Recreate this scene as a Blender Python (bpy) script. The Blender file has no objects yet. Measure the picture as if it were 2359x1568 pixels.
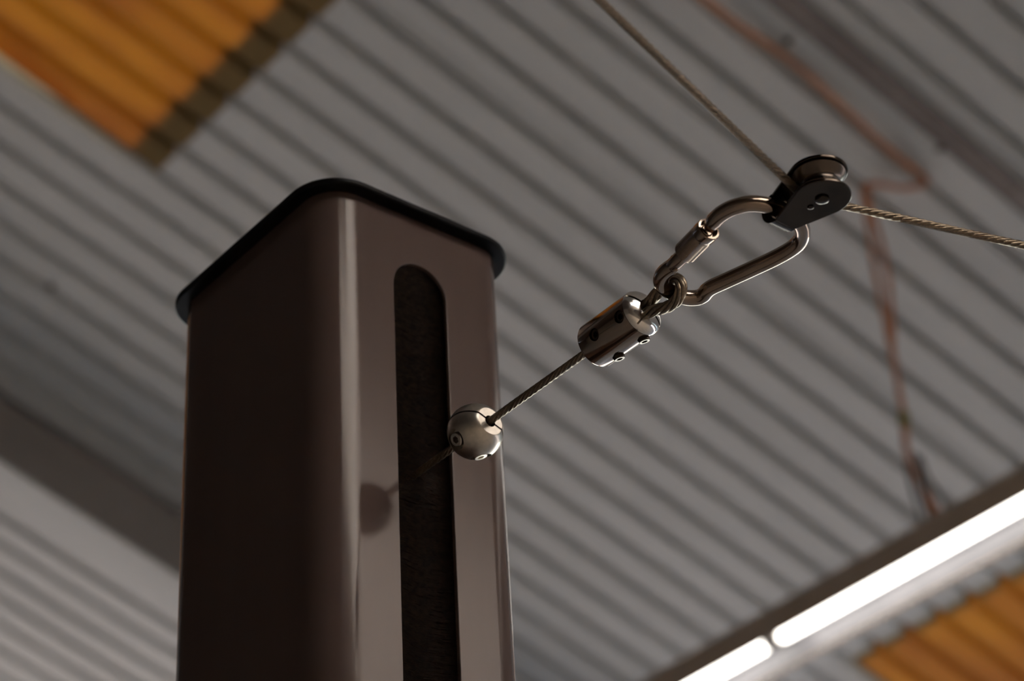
import bpy, bmesh, math, random
from mathutils import Vector, Matrix, Quaternion

# ------------------------------------------------------------------ camera, sky, exposure
scene = bpy.context.scene
COL = scene.collection
random.seed(7)

cam_data = bpy.data.cameras.new('camera')
cam = bpy.data.objects.new('camera', cam_data)
COL.objects.link(cam)
RIGHT = Vector((0.782884, -0.62037621, -0.04718051))
UP = Vector((-0.31432706, -0.45982713, 0.83051641))
FWD = Vector((0.5369275, 0.6353679, 0.55499233))
m = Matrix.Identity(4)
for i in range(3):
    m[i][0], m[i][1], m[i][2] = RIGHT[i], UP[i], -FWD[i]
m[0][3], m[1][3], m[2][3] = 0.0, 0.0, 1.60
cam.matrix_world = m
cam_data.sensor_fit = 'HORIZONTAL'
cam_data.sensor_width = 36.0
cam_data.lens = 85.0
cam_data.clip_start = 0.05
cam_data.clip_end = 200
cam_data.dof.use_dof = True
cam_data.dof.focus_distance = 1.205
cam_data.dof.aperture_fstop = 9.5
scene.camera = cam

world = bpy.data.worlds.new('sky')
scene.world = world
world.use_nodes = True
wn = world.node_tree.nodes
wn.clear()
w_out = wn.new('ShaderNodeOutputWorld')
w_bg = wn.new('ShaderNodeBackground')
w_sky = wn.new('ShaderNodeTexSky')
w_sky.sky_type = 'NISHITA'
w_sky.sun_elevation = math.radians(53)
w_sky.sun_rotation = math.radians(240)
w_sky.sun_disc = False
w_bg.inputs['Strength'].default_value = 1.0
world.node_tree.links.new(w_sky.outputs[0], w_bg.inputs['Color'])
world.node_tree.links.new(w_bg.outputs[0], w_out.inputs['Surface'])

sun_data = bpy.data.lights.new('sun', 'SUN')
sun_data.energy = 14.0
sun_data.angle = math.radians(0.6)
sun_data.color = (1.0, 0.93, 0.82)
sun = bpy.data.objects.new('sun', sun_data)
COL.objects.link(sun)
sun.rotation_euler = Vector((-0.42, 0.34, 0.84)).to_track_quat('Z', 'Y').to_euler()
sun.location = (0, 0, 30)

TUBE_POWER = 3.4
scene.view_settings.view_transform = 'Standard'
scene.view_settings.look = 'None'
scene.view_settings.exposure = 1.33
scene.view_settings.gamma = 1.0
scene.view_settings.use_curve_mapping = False


# ------------------------------------------------------------------ materials
def new_mat(name):
    mt = bpy.data.materials.new(name)
    mt.use_nodes = True
    nt = mt.node_tree
    b = nt.nodes.get('Principled BSDF')
    return mt, nt, b


def noise_mix(nt, c1, c2, scale=5.0, detail=4.0, lo=0.35, hi=0.65, stretch=(1, 1, 1)):
    tc = nt.nodes.new('ShaderNodeTexCoord')
    mp = nt.nodes.new('ShaderNodeMapping')
    mp.inputs['Scale'].default_value = stretch
    n = nt.nodes.new('ShaderNodeTexNoise')
    n.inputs['Scale'].default_value = scale
    n.inputs['Detail'].default_value = detail
    r = nt.nodes.new('ShaderNodeValToRGB')
    r.color_ramp.elements[0].position = lo
    r.color_ramp.elements[1].position = hi
    r.color_ramp.elements[0].color = (*c1, 1)
    r.color_ramp.elements[1].color = (*c2, 1)
    nt.links.new(tc.outputs['Object'], mp.inputs['Vector'])
    nt.links.new(mp.outputs[0], n.inputs['Vector'])
    nt.links.new(n.outputs['Fac'], r.inputs['Fac'])
    return r, n


def bump(nt, b, fac, strength=0.1, distance=0.001):
    bp = nt.nodes.new('ShaderNodeBump')
    bp.inputs['Strength'].default_value = strength
    bp.inputs['Distance'].default_value = distance
    nt.links.new(fac, bp.inputs['Height'])
    nt.links.new(bp.outputs[0], b.inputs['Normal'])


def simple(name, c1, c2=None, rough=0.5, metal=0.0, scale=8.0, stretch=(1, 1, 1), bmp=0.0, bdist=0.001, spec=0.5):
    mt, nt, b = new_mat(name)
    c2 = c2 or c1
    r, n = noise_mix(nt, c1, c2, scale, stretch=stretch)
    nt.links.new(r.outputs[0], b.inputs['Base Color'])
    b.inputs['Roughness'].default_value = rough
    b.inputs['Metallic'].default_value = metal
    b.inputs['Specular IOR Level'].default_value = spec
    if bmp:
        bump(nt, b, n.outputs['Fac'], bmp, bdist)
    return mt


M = {}
M['sheet'] = simple('painted_roof_sheet', (0.52, 0.52, 0.505), (0.58, 0.58, 0.565), 0.55, 0.0, 1.3, (1, 3, 1))
M['beam'] = simple('grey_painted_beam', (0.22, 0.195, 0.18), (0.27, 0.24, 0.225), 0.6, 0.0, 3.0)
M['strip'] = simple('brown_stained_strip', (0.17, 0.135, 0.12), (0.25, 0.21, 0.19), 0.6, 0.0, 4.0)
M['far_roof'] = simple('darkened_far_roof', (0.055, 0.042, 0.034), (0.085, 0.065, 0.052), 0.8, 0.0, 0.7)  # unseen slope, coloured dark so the post's left face reflects dark
M['rust'] = simple('rusty_bolt', (0.06, 0.035, 0.02), (0.12, 0.07, 0.04), 0.7, 0.3, 60.0)
M['concrete'] = simple('concrete_floor', (0.26, 0.21, 0.165), (0.33, 0.27, 0.215), 0.7, 0.0, 1.2)
M['wall'] = simple('hall_wall', (0.09, 0.07, 0.055), (0.13, 0.105, 0.085), 0.8, 0.0, 0.8)
M['post'] = simple('dark_brown_gloss_paint', (0.078, 0.052, 0.045), (0.090, 0.062, 0.054), 0.15, 0.0, 2.5, (6, 6, 0.6), spec=0.27)
M['post'].node_tree.nodes['Principled BSDF'].inputs['Specular Tint'].default_value = (1.0, 0.90, 0.85, 1)
M['cap'] = simple('shade_darkened_cap', (0.0035, 0.0028, 0.0026), (0.005, 0.004, 0.0038), 0.45, 0.0, 20.0, spec=0.12)  # near-black base holds the shade under the overhang
M['bristle'] = simple('dark_bristle', (0.022, 0.017, 0.015), (0.075, 0.048, 0.034), 0.5, 0.0, 300.0, spec=0.4)
M['bar'] = simple('brush_holder', (0.03, 0.03, 0.03), (0.04, 0.04, 0.04), 0.5, 0.4)
M['steel'] = simple('polished_stainless', (0.33, 0.25, 0.195), (0.39, 0.305, 0.245), 0.13, 1.0, 60.0)
M['satin'] = simple('satin_stainless', (0.55, 0.50, 0.44), (0.63, 0.57, 0.50), 0.30, 1.0, 400.0, bmp=0.15, bdist=0.0002)
M['cheek'] = simple('dark_polished_steel', (0.045, 0.034, 0.027), (0.065, 0.050, 0.040), 0.15, 1.0, 80.0)
M['sheave'] = simple('grooved_sheave_steel', (0.11, 0.088, 0.072), (0.15, 0.12, 0.10), 0.25, 1.0, 80.0)
M['rope'] = simple('stainless_wire_rope', (0.20, 0.152, 0.108), (0.30, 0.235, 0.17), 0.36, 0.9, 900.0, bmp=0.4, bdist=0.0002)
M['bright'] = simple('glare_lightened_steel', (0.78, 0.75, 0.71), (0.84, 0.81, 0.77), 0.16, 1.0, 90.0)  # lighter base stands for light reflected by the clamp's end
M['screw'] = simple('dark_set_screw', (0.07, 0.055, 0.045), (0.10, 0.08, 0.065), 0.25, 1.0, 300.0)
M['housing'] = simple('painted_lamp_housing', (0.42, 0.335, 0.25), (0.50, 0.40, 0.305), 0.55, 0.0, 5.0)
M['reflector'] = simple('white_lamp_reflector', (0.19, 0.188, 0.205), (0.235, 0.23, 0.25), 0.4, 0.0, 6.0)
M['holder'] = simple('lamp_holder_plastic', (0.45, 0.42, 0.38), (0.5, 0.47, 0.43), 0.5)
M['cord'] = simple('orange_brown_cord', (0.44, 0.155, 0.045), (0.60, 0.235, 0.08), 0.6, 0.0, 14.0)
M['tape'] = simple('yellow_green_tape', (0.10, 0.12, 0.01), (0.35, 0.25, 0.01), 0.5, 0.0, 18.0)
M['hanger'] = simple('dark_hanger_wire', (0.045, 0.03, 0.025), (0.07, 0.045, 0.035), 0.5, 0.5)

# glowing tube
mt, nt, b = new_mat('fluorescent_tube_glass')
b.inputs['Base Color'].default_value = (0.9, 0.88, 0.8, 1)
b.inputs['Emission Color'].default_value = (1.0, 0.94, 0.86, 1)
b.inputs['Emission Strength'].default_value = TUBE_POWER
M['tube'] = mt

# translucent orange fibreglass
mt = bpy.data.materials.new('orange_fibreglass')
mt.use_nodes = True
nt = mt.node_tree
nt.nodes.clear()
out = nt.nodes.new('ShaderNodeOutputMaterial')
add = nt.nodes.new('ShaderNodeAddShader')
tr = nt.nodes.new('ShaderNodeBsdfTranslucent')
df = nt.nodes.new('ShaderNodeBsdfDiffuse')
r1, n1 = noise_mix(nt, (0.105, 0.047, 0.0015), (0.135, 0.075, 0.005), 1.6, 3.0, 0.40, 0.60, (0.8, 1.6, 1))
nt.links.new(r1.outputs[0], tr.inputs['Color'])
df.inputs['Color'].default_value = (0.20, 0.140, 0.065, 1)
nt.links.new(tr.outputs[0], add.inputs[0])
nt.links.new(df.outputs[0], add.inputs[1])
nt.links.new(add.outputs[0], out.inputs['Surface'])
M['fibre'] = mt


# sheets of the added unseen skylights, a dimmer and a brighter set for reflections
def milky(name, c1, c2):
    mt_ = bpy.data.materials.new(name)
    mt_.use_nodes = True
    nt_ = mt_.node_tree
    nt_.nodes.clear()
    out_ = nt_.nodes.new('ShaderNodeOutputMaterial')
    tr_ = nt_.nodes.new('ShaderNodeBsdfTranslucent')
    r_, n_ = noise_mix(nt_, c1, c2, 1.6, 3.0, 0.40, 0.60, (0.8, 1.6, 1))
    nt_.links.new(r_.outputs[0], tr_.inputs['Color'])
    nt_.links.new(tr_.outputs[0], out_.inputs['Surface'])
    return mt_


M['milky'] = milky('dimmer_milky_fibreglass', (0.64, 0.585, 0.51), (0.74, 0.68, 0.60))
M['milky_brighter'] = milky('brighter_milky_fibreglass', (0.86, 0.80, 0.70), (0.92, 0.87, 0.78))


# ------------------------------------------------------------------ helpers
def link(o, parent=None):
    COL.objects.link(o)
    if parent is not None:
        o.parent = parent
    return o


def tag(o, label=None, cat=None, group=None, kind=None):
    if label: o['label'] = label
    if cat: o['category'] = cat
    if group: o['group'] = group
    if kind: o['kind'] = kind
    return o


def smooth(me, angle=35.0):
    bm = bmesh.new()
    bm.from_mesh(me)
    bmesh.ops.recalc_face_normals(bm, faces=bm.faces)
    for f in bm.faces:
        f.smooth = True
    lim = math.radians(angle)
    for e in bm.edges:
        if len(e.link_faces) == 2:
            e.smooth = e.calc_face_angle(0.0) < lim
        else:
            e.smooth = False
    bm.to_mesh(me)
    bm.free()
    return me


def obj(name, me, mat, parent=None, angle=35.0):
    if angle:
        smooth(me, angle)
    o = bpy.data.objects.new(name, me)
    me.materials.clear()
    me.materials.append(M[mat])
    return link(o, parent)


def empty(name, loc):
    o = bpy.data.objects.new(name, None)
    o.location = loc
    o.empty_display_size = 0.05
    return link(o)


def mesh(name, v, f):
    me = bpy.data.meshes.new(name)
    me.from_pydata([tuple(p) for p in v], [], f)
    me.validate()
    me.update()
    return me


class MB:
    def __init__(s):
        s.v, s.f = [], []

    def add(s, v, f):
        n = len(s.v)
        s.v += [tuple(p) for p in v]
        s.f += [tuple(i + n for i in q) for q in f]
        return s

    def box(s, x0, x1, y0, y1, z0, z1):
        v = [(x, y, z) for x in (x0, x1) for y in (y0, y1) for z in (z0, z1)]
        return s.add(v, [(0, 1, 3, 2), (4, 6, 7, 5), (0, 4, 5, 1), (2, 3, 7, 6), (0, 2, 6, 4), (1, 5, 7, 3)])

    def sweep(s, pts, rad, sides=10, closed=False, caps=True):
        pts = [Vector(p) for p in pts]
        n = len(pts)
        rads = rad if isinstance(rad, (list, tuple)) else [rad] * n
        tan = []
        for i in range(n):
            a = pts[(i - 1) % n] if (closed or i > 0) else pts[i]
            c = pts[(i + 1) % n] if (closed or i < n - 1) else pts[i]
            tan.append((c - a).normalized())
        t0 = tan[0]
        ref = Vector((0, 0, 1)) if abs(t0.z) < 0.9 else Vector((1, 0, 0))
        u = (ref - t0 * ref.dot(t0)).normalized()
        v, f = [], []
        for i in range(n):
            if i:
                q = tan[i - 1].rotation_difference(tan[i])
                u = q @ u
                u = (u - tan[i] * u.dot(tan[i])).normalized()
            w = tan[i].cross(u)
            for k in range(sides):
                a = 2 * math.pi * k / sides
                v.append(pts[i] + (u * math.cos(a) + w * math.sin(a)) * rads[i])
        m_ = n if closed else n - 1
        for i in range(m_):
            j = (i + 1) % n
            for k in range(sides):
                l = (k + 1) % sides
                f.append((i * sides + k, i * sides + l, j * sides + l, j * sides + k))
        if caps and not closed:
            f.append(tuple(range(sides - 1, -1, -1)))
            f.append(tuple((n - 1) * sides + k for k in range(sides)))
        return s.add(v, f)

    def lathe(s, origin, axis, prof, sides=48):
        """prof: list of (radius, distance along axis); closed with caps."""
        o = Vector(origin)
        ax = Vector(axis).normalized()
        ref = Vector((0, 0, 1)) if abs(ax.z) < 0.9 else Vector((1, 0, 0))
        u = (ref - ax * ref.dot(ax)).normalized()
        w = ax.cross(u)
        v, f = [], []
        for r, h in prof:
            for k in range(sides):
                a = 2 * math.pi * k / sides
                v.append(o + ax * h + (u * math.cos(a) + w * math.sin(a)) * r)
        for i in range(len(prof) - 1):
            for k in range(sides):
                l = (k + 1) % sides
                f.append((i * sides + k, i * sides + l, (i + 1) * sides + l, (i + 1) * sides + k))
        f.append(tuple(range(sides - 1, -1, -1)))
        f.append(tuple((len(prof) - 1) * sides + k for k in range(sides)))
        return s.add(v, f)

    def prism(s, outline, z0, z1):
        n = len(outline)
        v = [(x, y, z0) for x, y in outline] + [(x, y, z1) for x, y in outline]
        f = [tuple(range(n - 1, -1, -1)), tuple(range(n, 2 * n))]
        for i in range(n):
            j = (i + 1) % n
            f.append((i, j, n + j, n + i))
        return s.add(v, f)

    def mesh(s, name):
        return mesh(name, s.v, s.f)


def catmull(pts, per=8, closed=False):
    P = [Vector(p) for p in pts]
    n = len(P)
    out = []
    for i in range(n if closed else n - 1):
        p0 = P[(i - 1) % n] if (closed or i > 0) else P[0] * 2 - P[1]
        p1, p2 = P[i], P[(i + 1) % n]
        p3 = P[(i + 2) % n] if (closed or i + 2 < n) else P[n - 1] * 2 - P[n - 2]
        for k in range(per):
            t = k / per
            out.append(0.5 * ((2 * p1) + (p2 - p0) * t + (2 * p0 - 5 * p1 + 4 * p2 - p3) * t * t
                              + (3 * p1 - p0 - 3 * p2 + p3) * t ** 3))
    if not closed:
        out.append(P[-1])
    return out


def boolean(me, cutters):
    """cut every cutter mesh out of me; returns a new mesh"""
    base = bpy.data.objects.new('cut_base', me)
    COL.objects.link(base)
    tmp = []
    for c in cutters:
        bm = bmesh.new(); bm.from_mesh(c); bmesh.ops.recalc_face_normals(bm, faces=bm.faces); bm.to_mesh(c); bm.free()
        co = bpy.data.objects.new('cut_tool', c)
        COL.objects.link(co)
        tmp.append(co)
        md = base.modifiers.new('cut', 'BOOLEAN')
        md.operation = 'DIFFERENCE'
        md.solver = 'EXACT'
        md.object = co
    bpy.context.view_layer.update()
    dg = bpy.context.evaluated_depsgraph_get()
    res = bpy.data.meshes.new_from_object(base.evaluated_get(dg))
    for o in [base] + tmp:
        bpy.data.objects.remove(o)
    return res


def rounded_rect(x0, x1, y0, y1, r, seg=12):
    out = []
    for cx, cy, a0 in ((x0 + r, y0 + r, 180), (x1 - r, y0 + r, 270), (x1 - r, y1 - r, 0), (x0 + r, y1 - r, 90)):
        for k in range(seg + 1):
            a = math.radians(a0 + 90 * k / seg)
            out.append((cx + r * math.cos(a), cy + r * math.sin(a)))
    return out


def rope(path_fn, length, radius, lay, name, mat, parent=None, strands=6, sides=6, per_turn=12, hand=1):
    """stranded wire rope along path_fn(s) -> (point, u, w)"""
    mb = MB()
    n = max(8, int(length / lay * per_turn))
    off, sr = radius * 0.645, radius * 0.355
    for k in range(strands):
        pts = []
        for i in range(n + 1):
            s_ = length * i / n
            p, u, w = path_fn(s_)
            a = hand * 2 * math.pi * s_ / lay + 2 * math.pi * k / strands
            pts.append(p + (u * math.cos(a) + w * math.sin(a)) * off)
        mb.sweep(pts, sr, sides)
    core = []
    m_ = max(4, n // 4)
    for i in range(m_ + 1):
        core.append(path_fn(length * i / m_)[0])
    mb.sweep(core, radius * 0.45, 6)
    return obj(name, mb.mesh(name), mat, parent, angle=60)


def polyline_path(pts):
    P = [Vector(p) for p in pts]
    d = [0.0]
    for a, b_ in zip(P, P[1:]):
        d.append(d[-1] + (b_ - a).length)
    us = []
    t = (P[1] - P[0]).normalized()
    ref = Vector((0, 0, 1)) if abs(t.z) < 0.9 else Vector((1, 0, 0))
    u = (ref - t * ref.dot(t)).normalized()
    tans = []
    for i in range(len(P)):
        a = P[max(i - 1, 0)]; c = P[min(i + 1, len(P) - 1)]
        t2 = (c - a).normalized()
        u = t.rotation_difference(t2) @ u
        u = (u - t2 * u.dot(t2)).normalized()
        t = t2
        tans.append(t2); us.append(u.copy())

    def fn(s_):
        i = 0
        while i < len(d) - 2 and d[i + 1] < s_:
            i += 1
        q = (s_ - d[i]) / max(d[i + 1] - d[i], 1e-9)
        p = P[i].lerp(P[i + 1], q)
        uu = us[i].lerp(us[i + 1], q).normalized()
        tt = tans[i].lerp(tans[i + 1], q).normalized()
        uu = (uu - tt * uu.dot(tt)).normalized()
        return p, uu, tt.cross(uu)
    return fn, d[-1]


# ------------------------------------------------------------------ setting: roof of corrugated sheets
SL = 0.3213                       # fall of the roof per metre of x


def roof_z(x):
    return 5.92 - SL * (x - 4.5)


PITCH, GROOVE_W, GROOVE_D, WALL = 0.15, 0.042, 0.036, 0.007
COL_W = 1.05
Y_EDGE = 5.32
RIDGE = -2.94


def sheet_profile(n=7, lead=0.0186):
    p = [(0.0, 0.0)]
    for k in range(n):
        y = k * PITCH + lead
        p += [(y, 0.0), (y + WALL, GROOVE_D), (y + GROOVE_W - WALL, GROOVE_D), (y + GROOVE_W, 0.0)]
    p.append((n * PITCH + 0.012, 0.0))
    return p


def sheet_mesh(name, length, thick=0.0025, segs=6, slope=SL, n=7):
    prof = sheet_profile(n)
    npf = len(prof)
    v, f = [], []
    for layer in (0, 1):
        for i in range(segs + 1):
            x = length * i / segs
            for y, z in prof:
                v.append((x, y, z - slope * x + layer * thick))
    L = (segs + 1) * npf
    for i in range(segs):
        for k in range(npf - 1):
            a = i * npf + k
            f.append((a, a + 1, a + npf + 1, a + npf))
            f.append((L + a, L + a + npf, L + a + npf + 1, L + a + 1))
    for k in range(npf - 1):
        f.append((k, L + k, L + k + 1, k + 1))
        a = segs * npf + k
        f.append((a, a + 1, L + a + 1, L + a))
    for i in range(segs):
        a = i * npf
        f.append((a, a + npf, L + a + npf, L + a))
        a = i * npf + npf - 1
        f.append((a, L + a, L + a + npf, a + npf))
    return mesh(name, v, f)


ORANGE = ((1, -3), (1, -4))         # unseen orange sheets added past the rafter, for the orange line on the post
ADDED_MILKY = ((2, 9), (2, 10), (2, 11), (1, 9), (1, 10), (1, 11), (1, 12), (0, 11), (0, 12))   # row, column of unseen milky sheets added behind the viewer for reflections
ROWS = [(-2.94, 0.06), (0.06, 3.06), (3.06, 5.945), (6.03, 9.03), (9.03, 12.0)]
LAP = 0.10
main_mesh = {}
view_cells = set()
for r in (1, 2, 3):
    for k in range(-4, 5):
        view_cells.add((r, k))
hidden = MB()
sheets = []
for r, (xa, xb) in enumerate(ROWS):
    for k in range(-9, 14):
        # column k spans y from Y_EDGE - (k+1)*COL_W to Y_EDGE - k*COL_W
        ya = Y_EDGE - (k + 1) * COL_W
        sky = (k == 0 and r in (1, 3))
        if sky or (r, k) in ADDED_MILKY or (r, k) in ORANGE:
            continue
        x_start = xa - (LAP if r != 3 else 0.14)
        dz = {0: 0.0, 1: -0.004, 2: 0.0, 3: 0.024, 4: 0.028}[r] + (0.003 if k % 2 else 0.0)
        if (r, k) in view_cells:
            sheets.append((r, ya, x_start, xb, dz))
        else:
            me = sheet_mesh('t', xb - x_start, segs=2)
            hidden.add([(p.co.x + x_start, p.co.y + ya, p.co.z + roof_z(x_start) + dz) for p in me.vertices],
                       [tuple(q.vertices) for q in me.polygons])
            bpy.data.meshes.remove(me)
# the far slope beyond the ridge and a ridge capping
zr = roof_z(RIDGE)
ceiling = obj('ceiling', hidden.mesh('ceiling'), 'sheet', None, angle=20)
tag(ceiling, 'sloping grey corrugated metal roof seen from below', None, None, 'structure')
for (r, ya, xs, xb, dz) in sheets:
    if r not in main_mesh:
        main_mesh[r] = sheet_mesh('roof_sheet', xb - xs)
        smooth(main_mesh[r], 20)
        main_mesh[r].materials.append(M['sheet'])
    o = bpy.data.objects.new('roof_sheet', main_mesh[r])
    o.location = (xs, ya, roof_z(xs) + dz)
    link(o, ceiling)

far = MB()
far.add([(RIDGE - 0.1, -9.2, zr + 0.10), (RIDGE - 0.1, 15.0, zr + 0.10), (-12.2, 15.0, zr - SL * 9.26), (-12.2, -9.2, zr - SL * 9.26),
            (RIDGE - 0.1, -9.2, zr + 0.12), (RIDGE - 0.1, 15.0, zr + 0.12), (-12.2, 15.0, zr - SL * 9.26 + 0.02), (-12.2, -9.2, zr - SL * 9.26 + 0.02)],
           [(0, 3, 2, 1), (4, 5, 6, 7), (0, 1, 5, 4), (2, 3, 7, 6), (0, 4, 7, 3), (1, 2, 6, 5)])
tag(obj('roof_far_slope', far.mesh('roof_far_slope'), 'far_roof'), 'unseen roof slope beyond the ridge, coloured dark for reflections', None, None, 'structure')

# short flashing strip of corrugated sheet that closes the lap above the lower skylight
fl_mesh = sheet_mesh('lap_strip', 0.16, segs=1)
smooth(fl_mesh, 20)
fl_mesh.materials.append(M['sheet'])
o = bpy.data.objects.new('lap_strip', fl_mesh)
o.location = (5.89, Y_EDGE - COL_W, roof_z(5.89) + 0.024)
link(o, ceiling)

# skylights: orange fibreglass sheets on the inner side of the lap
for i, (xa, xb, dz, lab) in enumerate((
        (0.02, 3.075, -0.016, 'orange translucent corrugated skylight sheet with a pale strip painted as leaking daylight, upper left'),
        (6.03, 9.03, 0.012, 'orange translucent corrugated skylight sheet behind the fluorescent lamp, lower right'))):
    me = sheet_mesh('window_%d' % (i + 1), xb - xa, thick=0.003, segs=12)
    o = obj('window_%d' % (i + 1), me, 'fibre', None, angle=20)
    o.location = (xa, Y_EDGE - COL_W, roof_z(xa) + dz)
    tag(o, lab, None, None, 'structure')
    if i == 0:
        sky1 = o
n_win = 2
for r, k in ORANGE:
    xa, xb = ROWS[r]
    n_win += 1
    me = sheet_mesh('window_%d' % n_win, xb - xa + 0.055, thick=0.003, segs=6)
    o = obj('window_%d' % n_win, me, 'fibre', None, angle=20)
    o.location = (xa - 0.04, Y_EDGE - (k + 1) * COL_W, roof_z(xa - 0.04) - 0.016)
    tag(o, 'unseen orange skylight sheet added past the rafter beam for its reflection', None, 'added orange skylight sheets past the rafter', 'structure')
for r, k in ADDED_MILKY:
    xa, xb = ROWS[r]
    n_win += 1
    me = sheet_mesh('window_%d' % n_win, xb - xa + LAP, thick=0.003, segs=2)
    o = obj('window_%d' % n_win, me, 'milky' if r == 2 else 'milky_brighter', None, angle=20)
    o.location = (xa - LAP, Y_EDGE - (k + 1) * COL_W, roof_z(xa - LAP) - 0.006)
    tag(o, 'milky corrugated skylight sheet added unseen behind the viewer for reflections', None, 'added milky skylight sheets behind the viewer', 'structure')
# pale strip added at the upper skylight sheet, painting daylight that leaks past its edge
M['leak'] = simple('pale_light_leak', (0.86, 0.74, 0.44), (0.92, 0.82, 0.54), 0.3, 0.0, 9.0)
mb = MB()
pts = []
for k in range(25):
    x = 2.05 + 0.72 * k / 24
    q = (k / 24)
    pts.append((x, Y_EDGE - 0.012 - 0.03 * (1 - q) ** 2 + 0.004, roof_z(x) - 0.024 - 0.016 * math.sin(q * math.pi)))
v, f = [], []
for k, p in enumerate(pts):
    wd = 0.040 * math.sin(math.pi * min(1, 0.12 + k / 24 * 0.85)) + 0.003
    v += [(p[0], p[1] - wd * 0.5, p[2] - 0.010), (p[0], p[1] + wd * 0.5, p[2] + 0.004),
          (p[0], p[1] + wd * 0.5, p[2] + 0.007), (p[0], p[1] - wd * 0.5, p[2] - 0.007)]
for k in range(24):
    a = 4 * k
    for q in range(4):
        f.append((a + q, a + (q + 1) % 4, a + 4 + (q + 1) % 4, a + 4 + q))
leak = obj('leak_strip', mesh('leak_strip', v, f), 'leak', None)
leak.parent = sky1
leak.matrix_parent_inverse = Matrix.Translation(-Vector(sky1.location))

# brown cover strip running down the roof beside the cord, with bolts
def sloped_box(mb, xa, xb, ya, yb, d0, d1):
    """box following the roof: from d0 to d1 below the sheet"""
    v = []
    for x in (xa, xb):
        for y in (ya, yb):
            for d in (d1, d0):
                v.append((x, y, roof_z(x) - d))
    mb.add(v, [(0, 1, 3, 2), (4, 6, 7, 5), (0, 4, 5, 1), (2, 3, 7, 6), (0, 2, 6, 4), (1, 5, 7, 3)])


mb = MB()
sloped_box(mb, 2.9, 6.2, 3.345, 3.415, 0.006, 0.010)
obj('cover_strip', mb.mesh('cover_strip'), 'strip', ceiling)
for (x, y) in ((4.027, 3.481), (4.566, 3.433), (4.80, 3.38), (3.115, 6.082), (3.5, 3.43)):
    mb = MB()
    mb.lathe((x, y, roof_z(x) + 0.001), (-SL, 0, -1), [(0.013, 0), (0.013, 0.003), (0.008, 0.004), (0.008, 0.010), (0.006, 0.012)], 12)
    obj('roof_bolt', mb.mesh('roof_bolt'), 'rust', ceiling)

# rafter beam
beam = empty('ceiling_beam', (4.0, 6.77, roof_z(4.0) - 0.27))
tag(beam, 'grey steel rafter beam running down the roof, left of the post', None, None, 'structure')


def beam_part(name, ya, yb, d0, d1, mat='beam'):
    mb_ = MB()
    sloped_box(mb_, -2.9, 11.9, ya, yb, d0, d1)
    o_ = obj(name, mb_.mesh(name), mat, None)
    o_.parent = beam
    o_.matrix_parent_inverse = Matrix.Translation(-Vector(beam.location))


beam_part('web', 6.70, 6.716, 0.006, 0.265)
beam_part('bottom_flange', 6.70, 6.84, 0.265, 0.277, 'sheet')  # lighter than the web: light on the underside put into the colour
beam_part('top_flange', 6.70, 6.84, 0.002, 0.012)

# floor and walls
mb = MB(); mb.box(-12.2, 12.2, -9.2, 15.0, -0.2, 0.0)
tag(obj('floor', mb.mesh('floor'), 'concrete'), 'grey concrete hall floor below', None, None, 'structure')


def gable(y0, y1):
    mb_ = MB()
    top = [(-12.2, zr - SL * 9.26 - 0.02), (RIDGE, zr - 0.06), (12.0, roof_z(12.0) - 0.05)]
    v = []
    for y in (y0, y1):
        v += [(-12.2, y, 0)] + [(x, y, z) for x, z in top] + [(12.0, y, 0)]
    mb_.add(v, [(0, 1, 2, 3, 4), (9, 8, 7, 6, 5)] + [(i, (i + 1) % 5, 5 + (i + 1) % 5, 5 + i) for i in range(5)])
    return mb_


DOOR = (3.0, 11.2, 3.6)            # unseen doorway in the far gable, sized to daylight the roof: x from, x to, height
mb = gable(14.8, 15.0)
cutter = MB(); cutter.box(DOOR[0], DOOR[1], 14.5, 15.3, -0.5, DOOR[2])
tag(obj('wall_front', boolean(mb.mesh('wall_front'), [cutter.mesh('cutter')]), 'wall'), 'brown gable wall with a wide doorway added for daylight at the far end', None, None, 'structure')
tag(obj('wall_back', gable(-9.2, -9.0).mesh('wall_back'), 'wall'), 'brown gable wall behind the viewer', None, None, 'structure')
mb = MB(); mb.box(-12.2, -12.0, -9.0, 14.8, 0, zr - SL * 9.1)
tag(obj('wall_left', mb.mesh('wall_left'), 'wall'), 'brown side wall on the uphill side', None, None, 'structure')
# unseen downhill side, opened for daylight above a low parapet, lintel on piers
mb = MB(); mb.box(11.8, 12.0, -9.0, 14.8, 0, 0.8)
EAVE = roof_z(12) - 0.03
mb.box(11.8, 12.0, -9.0, 3.0, 1.6, EAVE)
mb.box(11.8, 12.0, 3.0, 14.8, EAVE - 0.2, EAVE)
for k in range(6):
    yy = -9.0 + 23.55 * k / 5
    mb.box(11.8, 12.0, yy, yy + 0.25, 0.8, 1.6 if yy < 2.9 else EAVE - 0.2)
tag(obj('wall_right', mb.mesh('wall_right'), 'wall'), 'side of the hall opened for daylight, with a low parapet and piers', None, None, 'structure')
mb = MB(); mb.box(-60, 80, -70, 70, -0.6, -0.21)
tag(obj('ground', mb.mesh('ground'), 'concrete'), 'pale yard outside the hall', None, None, 'structure')

# ------------------------------------------------------------------ fluorescent lamp row
LX, LZ = 4.595, 4.66               # centre of the trough, height of its lower rim
UNIT = 3.19


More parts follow.
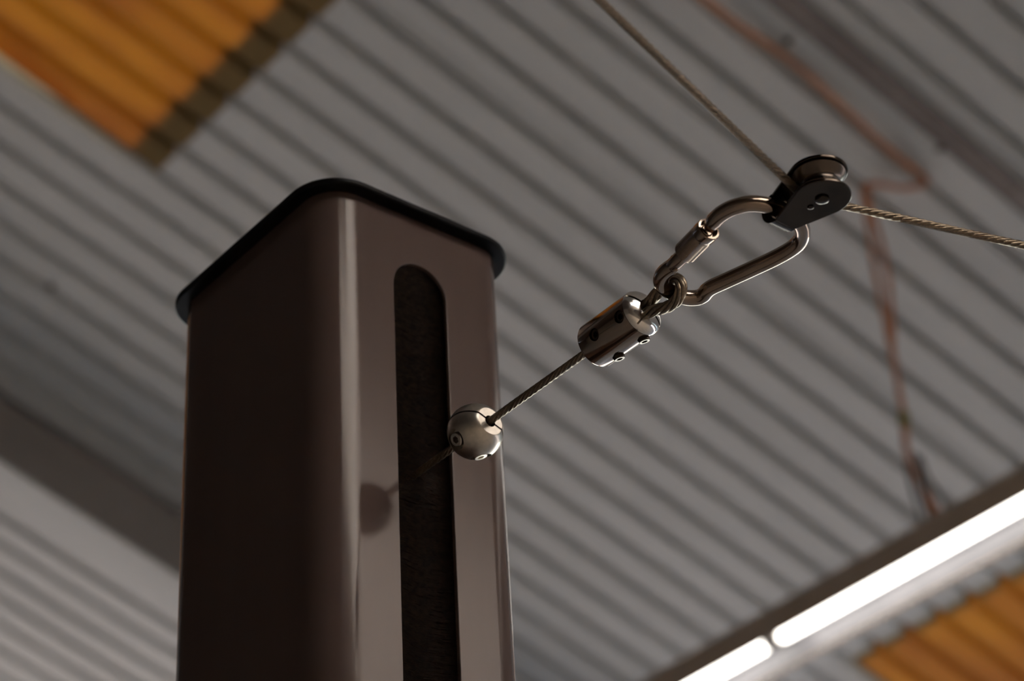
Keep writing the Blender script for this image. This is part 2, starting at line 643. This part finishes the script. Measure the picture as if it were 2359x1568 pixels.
def light_fixture(y0, label, LX=LX, LZ=LZ):
    """trough with two tubes in line; y0 = near end"""
    t = empty('light_fixture', (LX, y0 + UNIT / 2 - 0.02, LZ))
    tag(t, label, 'lamp', 'fluorescent lamps hung in one row')
    inv = Matrix.Translation(-Vector(t.location))
    ya, yb = y0, y0 + UNIT - 0.04

    def put(name, mb_, mat, par=None, angle=35):
        o_ = obj(name, mb_.mesh(name), mat, None, angle)
        o_.parent = par or t
        o_.matrix_parent_inverse = Matrix.Identity(4) if par else inv
        return o_
    # outer trough with folded rims
    prof_o = [(-0.098, 0.0), (-0.098, 0.080), (-0.086, 0.0935), (0.086, 0.0935), (0.098, 0.080), (0.098, 0.0),
              (0.086, 0.0), (0.086, 0.004), (0.0945, 0.004), (0.0945, 0.078), (0.084, 0.089), (-0.084, 0.089), (-0.0945, 0.078), (-0.0945, 0.0)]
    n_ = len(prof_o)
    v_ = [(LX + x, y, LZ + z) for y in (ya, yb) for x, z in prof_o]
    f_ = [tuple(range(n_)), tuple(range(2 * n_ - 1, n_ - 1, -1))] + [(i, (i + 1) % n_, n_ + (i + 1) % n_, n_ + i) for i in range(n_)]
    mb_ = MB(); mb_.add(v_, f_)
    put('housing', mb_, 'housing', angle=25)
    # white reflector inside
    prof_i = [(-0.093, 0.003), (-0.080, 0.060), (-0.030, 0.084), (0.030, 0.084), (0.080, 0.060), (0.093, 0.005),
              (0.0915, 0.005), (0.0788, 0.0588), (0.0296, 0.0825), (-0.0296, 0.0825), (-0.0788, 0.0588), (-0.0915, 0.003)]
    n_ = len(prof_i)
    v_ = [(LX + x, y, LZ + z) for y in (ya + 0.004, yb - 0.004) for x, z in prof_i]
    f_ = [tuple(range(n_)), tuple(range(2 * n_ - 1, n_ - 1, -1))] + [(i, (i + 1) % n_, n_ + (i + 1) % n_, n_ + i) for i in range(n_)]
    mb_ = MB(); mb_.add(v_, f_)
    put('reflector', mb_, 'reflector', angle=25)
    for e in (ya - 0.003, yb):
        mb_ = MB(); mb_.prism([(LX - 0.098, e), (LX + 0.098, e), (LX + 0.098, e + 0.003), (LX - 0.098, e + 0.003)], LZ, LZ + 0.0935)
        put('end_plate', mb_, 'housing')
    mid = (ya + yb) / 2
    for (a, c) in ((ya + 0.03, mid - 0.035), (mid + 0.025, yb - 0.03)):
        mb_ = MB()
        mb_.lathe((LX, a, LZ + 0.048), (0, 1, 0), [(0.012, 0), (0.0175, 0.006), (0.0190, 0.02), (0.0190, c - a - 0.02), (0.0175, c - a - 0.006), (0.012, c - a)], 20)
        tb = put('fluorescent_tube', mb_, 'tube')
        for (e0, dr) in ((a, 1), (c, -1)):
            m2 = MB()
            m2.lathe((LX, e0 - dr * 0.012, LZ + 0.048), (0, dr, 0), [(0.012, 0), (0.0165, 0.002), (0.0165, 0.011), (0.010, 0.0118)], 20)
            put('end_cap', m2, 'holder', tb)
    for e in (ya + 0.008, mid - 0.010, yb - 0.008):
        mb_ = MB()
        mb_.prism([(LX - 0.018, e - 0.008), (LX + 0.018, e - 0.008), (LX + 0.018, e + 0.008), (LX - 0.018, e + 0.008)], LZ + 0.028, LZ + 0.083)
        put('lamp_holder', mb_, 'holder')
    for y in (ya + 0.35, ya + 0.62, ya + 1.45, yb - 0.5):
        mb_ = MB()
        mb_.lathe((LX + 0.092, y, LZ + 0.001), (0, 0, -1), [(0.005, 0), (0.005, 0.003), (0.003, 0.005)], 10)
        put('rim_screw', mb_, 'holder')
    return t


light_fixture(2.78, 'lit fluorescent lamp in a brown trough, hung below the roof at lower right')
for i, y0 in enumerate((-3.60, -0.41, 5.97)):
    light_fixture(y0, ('lit fluorescent lamp behind the viewer, far end of the row', 'lit fluorescent lamp in the row just out of frame on the right',
                       'lit fluorescent lamp continuing the row beyond the post')[i])


# ------------------------------------------------------------------ orange cord that feeds the lamp
def on_local(o, loc):
    o.location = loc
    o.data.transform(Matrix.Translation(-Vector(loc)))


cord = empty('power_cord', (4.51, 3.66, 5.5))
tag(cord, 'orange-brown electric cord running along the roof and dropping to the lamp', 'cord')
cinv = Matrix.Translation(-Vector(cord.location))


def cord_part(name, pts, r, mat, per=8, sides=8):
    mb_ = MB()
    mb_.sweep(catmull(pts, per), r, sides)
    o_ = obj(name, mb_.mesh(name), mat, None, 60)
    o_.parent = cord
    o_.matrix_parent_inverse = cinv
    return o_


run = []
for k in range(12):
    x = 2.6 + 2.0 * k / 11
    run.append((x, 3.530 + 0.010 * math.sin(k * 1.3), roof_z(x) - 0.012 - 0.006 * math.sin(k * 2.1)))
run += [(4.612, 3.55, 5.865), (4.585, 3.60, 5.868), (4.545, 3.64, 5.888), (4.515, 3.665, 5.892), (4.488, 3.672, 5.870)]
run += [(4.481, 3.672, 5.76), (4.478, 3.672, 5.604), (4.487, 3.672, 5.426), (4.497, 3.672, 5.268), (4.501, 3.672, 5.125), (4.502, 3.672, 5.07),
        (4.491, 3.672, 5.008), (4.492, 3.672, 4.953), (4.514, 3.674, 4.906), (4.535, 3.675, 4.845), (4.556, 3.674, 4.80), (4.566, 3.672, 4.764)]
cord_part('cord_strand', run, 0.0085, 'cord')
cord_part('cord_strand', [(4.500, 3.676, 5.888), (4.512, 3.676, 5.80), (4.534, 3.676, 5.691), (4.540, 3.676, 5.556), (4.520, 3.676, 5.38), (4.506, 3.676, 5.29),
                          (4.509, 3.676, 5.13), (4.508, 3.676, 5.06), (4.500, 3.676, 4.98), (4.522, 3.678, 4.90), (4.57, 3.678, 4.84), (4.606, 3.676, 4.79), (4.612, 3.674, 4.762)], 0.0075, 'cord')
mb = MB()
mb.lathe((4.503, 3.674, 5.045), (0.06, 0, 1), [(0.012, 0), (0.0145, 0.004), (0.0150, 0.03), (0.0145, 0.052), (0.011, 0.056)], 12)
o = obj('cord_tape', mb.mesh('cord_tape'), 'tape', None); o.parent = cord; o.matrix_parent_inverse = cinv
tag(o, 'yellow-green tape wrap')

# dark wire hanger under the cord
hang = empty('lamp_hanger', (4.56, 3.674, 4.76))
tag(hang, 'dark looped hanger wire at the foot of the orange cord', 'hanger')
hinv = Matrix.Translation(-Vector(hang.location))
for pts in ([(4.500, 3.650, 4.955), (4.508, 3.650, 4.89), (4.500, 3.648, 4.82), (4.512, 3.648, 4.757)],
            [(4.512, 3.700, 4.95), (4.522, 3.700, 4.88), (4.535, 3.702, 4.82), (4.545, 3.702, 4.757)],
            [(4.516, 3.648, 4.95), (4.53, 3.646, 4.89), (4.580, 3.646, 4.83), (4.620, 3.646, 4.757)]):
    mb = MB(); mb.sweep(catmull(pts, 6), 0.0055, 8)
    o = obj('wire', mb.mesh('wire'), 'hanger', None, 60); o.parent = hang; o.matrix_parent_inverse = hinv

# ------------------------------------------------------------------ post
X0, Y0, PW, PD, ZT, PR = 0.6235, 0.8925, 0.1314, 0.1615, 2.4383, 0.022
SLX0, SLX1 = 0.6698, 0.7066
SLZ0 = 1.25
post = empty('steel_post', (X0 + PW / 2, Y0 + PD / 2, 0.0))
tag(post, 'dark square steel post with a flat cap and a long brush-lined slot', 'post')
pinv = Matrix.Translation(-Vector(post.location))


def post_part(name, me, mat, angle=35, parent=None):
    o_ = obj(name, me, mat, None, angle)
    o_.parent = parent or post
    o_.matrix_parent_inverse = Matrix.Identity(4) if parent else pinv
    return o_


sr = (SLX1 - SLX0) / 2
scx = (SLX0 + SLX1) / 2
zarc = 2.4060 - sr
bm = bmesh.new()
cache = {}


def V(x, y, z):
    k = (round(x, 6), round(y, 6), round(z, 6))
    if k not in cache:
        cache[k] = bm.verts.new((x, y, z))
    return cache[k]


def Q(*p):
    try:
        bm.faces.new([V(*q) for q in p])
    except ValueError:
        pass


zs = [0.012, SLZ0, zarc, ZT]
rr = rounded_rect(X0, X0 + PW, Y0, Y0 + PD, PR, 16)
# rr order: corner(-x,-y) 17 points, corner(+x,-y) 17, corner(+x,+y), corner(-x,+y)
ring = rr[17:] + rr[:17]             # starts at the right end of the slotted face and goes round to its left end
for (a, c) in zip(ring, ring[1:]):
    for z0_, z1_ in zip(zs, zs[1:]):
        Q((a[0], a[1], z0_), (c[0], c[1], z0_), (c[0], c[1], z1_), (a[0], a[1], z1_))
for xa, xb in ((X0 + PR, SLX0), (SLX1, X0 + PW - PR)):
    for z0_, z1_ in zip(zs, zs[1:]):
        Q((xa, Y0, z0_), (xb, Y0, z0_), (xb, Y0, z1_), (xa, Y0, z1_))
arc = [(scx - sr * math.cos(math.pi * k / 24), zarc + sr * math.sin(math.pi * k / 24)) for k in range(25)]
arc[0] = (SLX0, zarc); arc[-1] = (SLX1, zarc)
for (a, c) in zip(arc, arc[1:]):
    Q((a[0], Y0, a[1]), (c[0], Y0, c[1]), (c[0], Y0, ZT), (a[0], Y0, ZT))
Q((SLX0, Y0, zs[0]), (SLX1, Y0, zs[0]), (SLX1, Y0, SLZ0), (SLX0, Y0, SLZ0))
bmesh.ops.recalc_face_normals(bm, faces=bm.faces)
for f_ in bm.faces:
    f_.smooth = True
tube_me = bpy.data.meshes.new('tube')
bm.to_mesh(tube_me)
bm.free()
tube = post_part('tube', tube_me, 'post', angle=None)
sd = tube.modifiers.new('wall', 'SOLIDIFY')
sd.thickness = 0.003
sd.offset = -1.0
bv = tube.modifiers.new('edge', 'BEVEL')
bv.width = 0.0006
bv.segments = 2
bv.limit_method = 'ANGLE'
bv.angle_limit = math.radians(50)
wnm = tube.modifiers.new('normals', 'WEIGHTED_NORMAL')
wnm.keep_sharp = False
wnm.weight = 100

OV = 0.0078
mb = MB()
cr = rounded_rect(X0 - OV, X0 + PW + OV, Y0 - OV, Y0 + PD + OV, PR + OV, 16)
mb.prism(cr, ZT, ZT + 0.004)
capo = post_part('cap', mb.mesh('cap'), 'cap', 40)
bv = capo.modifiers.new('edge', 'BEVEL'); bv.width = 0.0012; bv.segments = 3; bv.limit_method = 'ANGLE'
mb = MB(); mb.prism(rounded_rect(X0 - 0.05, X0 + PW + 0.05, Y0 - 0.05, Y0 + PD + 0.05, 0.015, 6), 0.0, 0.012)
post_part('base_plate', mb.mesh('base_plate'), 'post')

for side in (-1, 1):
    xe = SLX0 - 0.004 if side < 0 else SLX1 + 0.004
    mb = MB()
    mb.box(min(xe, xe + side * 0.006), max(xe, xe + side * 0.006), Y0 + 0.0045, Y0 + 0.0125, SLZ0 - 0.01, 2.432)
    holder = post_part('brush_strip', mb.mesh('brush_strip'), 'bar')
    mb = MB()
    N = 9000
    for k in range(N):
        z = 1.62 + (2.428 - 1.62) * (k + random.random()) / N
        y = Y0 + 0.0055 + 0.006 * random.random()
        ln = 0.0225 + 0.006 * random.random()
        dz = random.gauss(-0.0035, 0.0022)
        dy = random.gauss(-0.001, 0.0012)
        near = math.exp(-((z - 2.2673) / 0.012) ** 2)
        dy -= 0.010 * near * random.random()
        dz += near * random.gauss(0, 0.004)
        p0 = Vector((xe, y, z)); p1 = Vector((xe - side * ln, y + dy, z + dz))
        r_ = 0.00016
        e = [(0, -r_, 0), (0, r_ * 0.5, r_ * 0.87), (0, r_ * 0.5, -r_ * 0.87)]
        mb.add([p0 + Vector(q) for q in e] + [p1 + Vector(q) * 0.6 for q in e], [(0, 1, 4, 3), (1, 2, 5, 4), (2, 0, 3, 5)])
    o = post_part('bristles', mb.mesh('bristles'), 'bristle', None, holder)
    o['kind'] = 'stuff'

# ------------------------------------------------------------------ wire rope out of the post, ball stop, clamp
XC, ZC = 0.6832, 2.2673


def cyl_cutter(p, d, r, h, sides=32):
    mb_ = MB(); mb_.lathe(p, d, [(r, 0), (r, h)], sides)
    return mb_.mesh('cutter')


def box_cutter(centre, ax, ay, az, sx, sy, sz):
    c = Vector(centre)
    v_ = [c + ax * (i * sx) + ay * (j * sy) + az * (k * sz) for i in (-1, 1) for j in (-1, 1) for k in (-1, 1)]
    mb_ = MB(); mb_.add(v_, [(0, 1, 3, 2), (4, 6, 7, 5), (0, 4, 5, 1), (2, 3, 7, 6), (0, 2, 6, 4), (1, 5, 7, 3)])
    return mb_.mesh('cutter')


def socket_screw(p, d, r, h, hexr=None, depth=None, seg=36):
    """screw with a hexagon socket; p = centre of its foot, d = outward"""
    d = Vector(d).normalized(); p = Vector(p)
    hexr = hexr or r * 0.52; depth = depth or h * 0.6
    ref = Vector((0, 1, 0))
    u = (ref - d * ref.dot(d)).normalized(); w = d.cross(u)

    def ringp(rf, hh):
        out_ = []
        for k in range(seg):
            a = 2 * math.pi * k / seg
            q = rf(a)
            out_.append(p + d * hh + (u * math.cos(a) + w * math.sin(a)) * q)
        return out_
    hx = lambda a: hexr * math.cos(math.pi / 6) / math.cos((a % (math.pi / 3)) - math.pi / 6)
    rings = [ringp(lambda a: r, 0), ringp(lambda a: r, h - r * 0.15), ringp(lambda a: r * 0.88, h), ringp(lambda a: hx(a) * 1.08, h), ringp(hx, h - r * 0.08), ringp(hx, h - depth)]
    v_, f_ = [], []
    for rg in rings: v_ += rg
    for i in range(len(rings) - 1):
        for k in range(seg):
            l = (k + 1) % seg
            f_.append((i * seg + k, i * seg + l, (i + 1) * seg + l, (i + 1) * seg + k))
    f_.append(tuple(range(seg - 1, -1, -1)))
    f_.append(tuple((len(rings) - 1) * seg + k for k in range(seg)))
    return mesh('set_screw', v_, f_)


AY = Vector((0, 1, 0))


def radial(phi):
    a = math.radians(phi)
    return Vector((-math.cos(a), 0, -math.sin(a)))


# ball stop
BY = 0.8425
stop = empty('cable_stop', (XC, BY, ZC - 0.015))
tag(stop, 'satin steel split ball stop clamped on the wire rope beside the slot', 'cable stop')
sinv = Matrix.Translation(-Vector(stop.location))
prof = []
a0 = math.asin(0.0083 / 0.015)
for k in range(33):
    a = a0 + (math.pi - 2 * a0) * k / 32
    prof.append((0.015 * math.sin(a), -0.015 * math.cos(a)))
prof = [(0.0078, prof[0][1] - 0.0002)] + prof
mb = MB(); mb.lathe((XC, BY, ZC), (0, 1, 0), prof, 72)
sdir = Vector((math.cos(math.radians(-20)), 0, math.sin(math.radians(-20))))
snor = AY.cross(sdir).normalized()
cut = [box_cutter((XC, BY, ZC), sdir, AY, snor, 0.02, 0.02, 0.0006), cyl_cutter((XC, BY - 0.02, ZC), (0, 1, 0), 0.0033, 0.04)]
screws = []
for phi, dy in ((34, 0.0024), (110, 0.0022)):
    d = radial(phi)
    base = Vector((XC, BY + dy, ZC))
    cut.append(cyl_cutter(base + d * 0.0082, d, 0.0058, 0.014))
    screws.append((base + d * 0.0076, d))
me = boolean(mb.mesh('ball'), cut)
o = obj('ball', me, 'satin', None, 18); o.parent = stop; o.matrix_parent_inverse = sinv
for p, d in screws:
    o = obj('set_screw', socket_screw(p, d, 0.0038, 0.0064), 'satin', None, 30); o.parent = stop; o.matrix_parent_inverse = sinv

# cylindrical clamp
CY0, CY1, CR = 0.7042, 0.7450, 0.0121
clamp = empty('rope_clamp', (XC, 0.724, ZC - CR))
tag(clamp, 'polished cylindrical rope clamp with set screws and a domed end lightened for its reflection', 'rope clamp')
kinv = Matrix.Translation(-Vector(clamp.location))
YJ = CY0 + 0.0050                  # where the lightened domed end meets the barrel
sdir = Vector((math.cos(math.radians(-29)), 0, math.sin(math.radians(-29))))
snor = AY.cross(sdir).normalized()
mb = MB(); mb.lathe((XC, 0, ZC), (0, 1, 0), [(0.0040, CY0 - 0.0003), (0.0062, CY0 + 0.0001), (0.0086, CY0 + 0.0010), (0.0104, CY0 + 0.0022), (0.0115, CY0 + 0.0034), (CR, CY0 + 0.0047), (CR, YJ)], 72)
me = boolean(mb.mesh('domed_end'), [
    box_cutter((XC, CY0, ZC), sdir, AY, snor, 0.02, 0.0044, 0.00065),
    box_cutter((XC, CY0 - 0.002, ZC), snor, AY, sdir, 0.02, 0.0048, 0.00050),
    cyl_cutter((XC, CY0 - 0.01, ZC), (0, 1, 0), 0.0050, 0.0135)])
o = obj('domed_end', me, 'bright', None, 30); o.parent = clamp; o.matrix_parent_inverse = kinv
tag(o, 'polished domed end with reflected light put into its colour')
prof = [(0.0110, YJ), (CR, YJ + 0.0002), (CR, CY1 - 0.0018), (0.0115, CY1 - 0.0006), (0.0105, CY1)]
mb = MB(); mb.lathe((XC, 0, ZC), (0, 1, 0), prof, 72)
cut = []
screws = []
for yy in (0.7133, 0.7322):
    for phi, hh in ((20, 0.0), (110, 0.0026), (200, 0.0), (290, 0.0)):
        d = radial(phi); base = Vector((XC, yy, ZC))
        cut.append(cyl_cutter(base + d * 0.0088, d, 0.00325, 0.010))
        screws.append((base + d * 0.0082, d, 0.0028 + hh))
me = boolean(mb.mesh('clamp_body'), cut)
o = obj('clamp_body', me, 'steel', None, 30); o.parent = clamp; o.matrix_parent_inverse = kinv
for p, d, h in screws:
    o = obj('set_screw', socket_screw(p, d, 0.0030, h), 'screw', None, 30); o.parent = clamp; o.matrix_parent_inverse = kinv

# rope from inside the post through stop and clamp, with the loop round the carabiner
pull = empty('wire_rope', (XC, 0.80, ZC))
tag(pull, 'stranded wire rope from the post slot to the carabiner, ending in a loop', 'wire rope')
rinv = Matrix.Translation(-Vector(pull.location))
fn, ln = polyline_path([(XC, 1.02, ZC), (XC, 0.90, ZC), (XC, 0.80, ZC), (XC, 0.738, ZC)])
o = rope(fn, ln, 0.00215, 0.026, 'rope_line', 'rope', None, hand=-1); o.parent = pull; o.matrix_parent_inverse = rinv
RODY = 0.6870
loop = [(XC - 0.0004, 0.712, ZC - 0.0024), (XC - 0.0004, 0.7035, ZC - 0.0030), (XC, 0.697, ZC - 0.0046), (XC + 0.0003, 0.6915, ZC - 0.0064)]
for k in range(9):
    a = math.radians(-80 + 160 * k / 8)
    loop.append((XC + 0.0004, RODY - 0.0070 * math.cos(a), ZC + 0.0068 * math.sin(a)))
loop += [(XC + 0.0003, 0.6915, ZC + 0.0064), (XC, 0.697, ZC + 0.0046), (XC + 0.0004, 0.7035, ZC + 0.0030), (XC + 0.0004, 0.712, ZC + 0.0024)]
fn, ln = polyline_path(catmull(loop, 6))
o = rope(fn, ln, 0.0031, 0.040, 'rope_loop', 'rope', None, per_turn=40, hand=-1); o.parent = pull; o.matrix_parent_inverse = rinv

# ------------------------------------------------------------------ carabiner, lying flat
carab = empty('carabiner', (XC, 0.648, ZC))
tag(carab, 'polished pear-shaped carabiner with a screw sleeve on its gate', 'carabiner')
binv = Matrix.Translation(-Vector(carab.location))


def cb(name, me, mat, parent=None, angle=40):
    o_ = obj(name, me, mat, None, angle)
    o_.parent = parent or carab
    o_.matrix_parent_inverse = Matrix.Identity(4) if parent else binv
    return o_


XB = XC + 0.0006
body = [(-20.6, 637.0), (-22.6, 631.5), (-23.3, 625.5), (-22.0, 619.0), (-17.6, 612.6), (-10.0, 608.9), (0, 608.0), (10.2, 609.6), (17.6, 614.2), (22.2, 621.0), (23.0, 628.5),
        (21.8, 637.5), (19.6, 647.0), (17.0, 657.5), (14.7, 666.5), (13.2, 672.5), (13.3, 676.0), (14.2, 679.5), (13.4, 683.2), (9.4, 686.2), (4.0, 687.2), (-1.0, 687.1),
        (-6.0, 686.0), (-10.6, 683.0), (-13.4, 678.6), (-14.4, 674.0), (-14.2, 670.5)]
path = catmull([(XB + x / 1000, y / 1000, ZC) for x, y in body], 6)
n_ = len(path)
rad = [0.00395] * n_
for k in range(6):
    rad[k] = 0.0031 + 0.00085 * k / 6
mb = MB(); mb.sweep(path, rad, 24)
cb('bow', mb.mesh('bow'), 'steel', angle=50)
g0 = Vector((XB - 0.0144, 0.6715, ZC)); g1 = Vector((XB - 0.0200, 0.6395, ZC))
gd = (g1 - g0).normalized(); gl = (g1 - g0).length
mb = MB(); mb.lathe(g0, gd, [(0.0028, -0.0015), (0.0036, 0.0), (0.0036, gl * 0.30), (0.0031, gl * 0.34), (0.0031, gl * 0.98), (0.0024, gl)], 24)
gate = cb('gate', mb.mesh('gate'), 'steel')
mb = MB(); prof = []
for k in range(40):
    h = gl * (0.40 + 0.012 * k)
    prof.append((0.0057 + (0.00012 if k % 2 else 0), h))
prof = [(0.0034, gl * 0.385), (0.0050, gl * 0.39)] + prof + [(0.0057, gl * 0.885), (0.0060, gl * 0.91), (0.0060, gl * 1.03), (0.0056, gl * 1.05), (0.0047, gl * 1.052), (0.0045, gl * 0.98)]
mb.lathe(g0, gd, prof, 36)
cb('screw_sleeve', mb.mesh('screw_sleeve'), 'steel', gate, 30)
mb = MB(); mb.lathe(g0 + gd * 0.003 - Vector((0, 0, 0.0046)), (0, 0, 1), [(0.0010, 0), (0.0014, 0.0003), (0.0014, 0.0089), (0.0010, 0.0092)], 16)
cb('hinge_pin', mb.mesh('hinge_pin'), 'steel', gate)

# ------------------------------------------------------------------ pulley block, axle upright
PX, PY = XC, 0.5838
H2 = 0.0069
pul = empty('pulley', (PX, PY, ZC - H2))
tag(pul, 'small dark steel pulley block with two round cheeks on the carabiner', 'pulley')
uinv = Matrix.Translation(-Vector(pul.location))


def pp_(name, me, mat, parent=None, angle=40):
    o_ = obj(name, me, mat, None, angle)
    o_.parent = parent or pul
    o_.matrix_parent_inverse = Matrix.Identity(4) if parent else uinv
    return o_


PRAD, NECK, BEND_Y = 0.0136, 0.0062, 0.6085
dist = BEND_Y - PY
# tangent outline of a cheek: circle round the axle, tapering to the strap neck
ang = math.acos((PRAD - NECK) / dist)
out_pts = []
a_s = math.pi / 2 - ang
for k in range(41):
    a = math.radians(90) + ang + (2 * math.pi - 2 * ang) * k / 40
    out_pts.append((PX + PRAD * math.cos(a), PY + PRAD * math.sin(a)))
outline = out_pts + [(PX + NECK, BEND_Y), (PX - NECK, BEND_Y)]
TH = 0.0016
for zz in (ZC + H2 - TH / 2, ZC - H2 - TH / 2):
    mb = MB(); mb.prism(outline, zz, zz + TH)
    o = pp_('cheek', mb.mesh('cheek'), 'cheek')
    bv = o.modifiers.new('edge', 'BEVEL'); bv.width = 0.0004; bv.segments = 2; bv.limit_method = 'ANGLE'
# strap folded round the carabiner bow
v, f = [], []
SEG = 16
for k in range(SEG + 1):
    a = math.radians(-90 + 180 * k / SEG)
    for r_ in (H2 - TH / 2, H2 + TH / 2):
        for xx in (-NECK, NECK):
            v.append((PX + xx, BEND_Y + r_ * math.cos(a), ZC + r_ * math.sin(a)))
for k in range(SEG):
    a, c = 4 * k, 4 * (k + 1)
    f += [(a, c, c + 1, a + 1), (a + 2, a + 3, c + 3, c + 2), (a, a + 2, c + 2, c), (a + 1, c + 1, c + 3, a + 3)]
f += [(0, 1, 3, 2), (4 * SEG, 4 * SEG + 2, 4 * SEG + 3, 4 * SEG + 1)]
pp_('strap_fold', mesh('strap_fold', v, f), 'cheek')
mb = MB()
hw = H2 - TH / 2 - 0.0003
mb.lathe((PX, PY, ZC), (0, 0, 1), [(0.0122, -hw), (0.0126, -hw + 0.0006), (0.0122, -hw + 0.0012), (0.0102, -0.0030), (0.0088, -0.0017), (0.0082, 0), (0.0088, 0.0017), (0.0102, 0.0030),
                                   (0.0122, hw - 0.0012), (0.0126, hw - 0.0006), (0.0122, hw)], 64)
pp_('sheave', mb.mesh('sheave'), 'sheave')
mb = MB()
mb.lathe((PX, PY, ZC), (0, 0, 1), [(0.0022, -H2 - 0.0021), (0.0032, -H2 - 0.0016), (0.0033, -H2 - 0.0006), (0.0026, -H2), (0.0026, H2), (0.0033, H2 + 0.0006), (0.0032, H2 + 0.0016), (0.0022, H2 + 0.0021)], 28)
pp_('axle_pin', mb.mesh('axle_pin'), 'cheek')
mb = MB()
mb.lathe((PX, PY + 0.0075, ZC - H2 - TH / 2 + 0.0002), (0, 0, -1), [(0.0015, 0), (0.0015, 0.0006), (0.0010, 0.0009)], 16)
pp_('rivet', mb.mesh('rivet'), 'cheek')

# ------------------------------------------------------------------ the long run of wire rope round the pulley
d1 = Vector((-0.9589, -0.2836, 0)).normalized()
d2 = Vector((0.9605, -0.2783, 0)).normalized()
WR = 0.0102
pts = []
p1 = Vector((PX, PY, ZC)) + Vector((d1.y, -d1.x, 0)).normalized() * (WR if d1.y * 0 + (-d1.x) > 0 else -WR)
p2 = Vector((PX, PY, ZC)) + Vector((-d2.y, d2.x, 0)).normalized() * (WR if d2.x > 0 else -WR)
a1 = math.atan2(p1.y - PY, p1.x - PX)
a2 = math.atan2(p2.y - PY, p2.x - PX)
pts.append(p1 + d1 * 2.6)
pts.append(p1 + d1 * 1.0)
pts.append(p1 + d1 * 0.02)
for k in range(9):
    a = a1 + (a2 - a1) * k / 8
    pts.append(Vector((PX + WR * math.cos(a), PY + WR * math.sin(a), ZC)))
pts.append(p2 + d2 * 0.02)
pts.append(p2 + d2 * 1.0)
pts.append(p2 + d2 * 2.6)
fn, ln = polyline_path(pts)
o = rope(fn, ln, 0.00205, 0.026, 'wire_rope', 'rope', None, hand=-1)
tag(o, 'long stranded wire rope crossing the picture and bending round the pulley', 'wire rope')
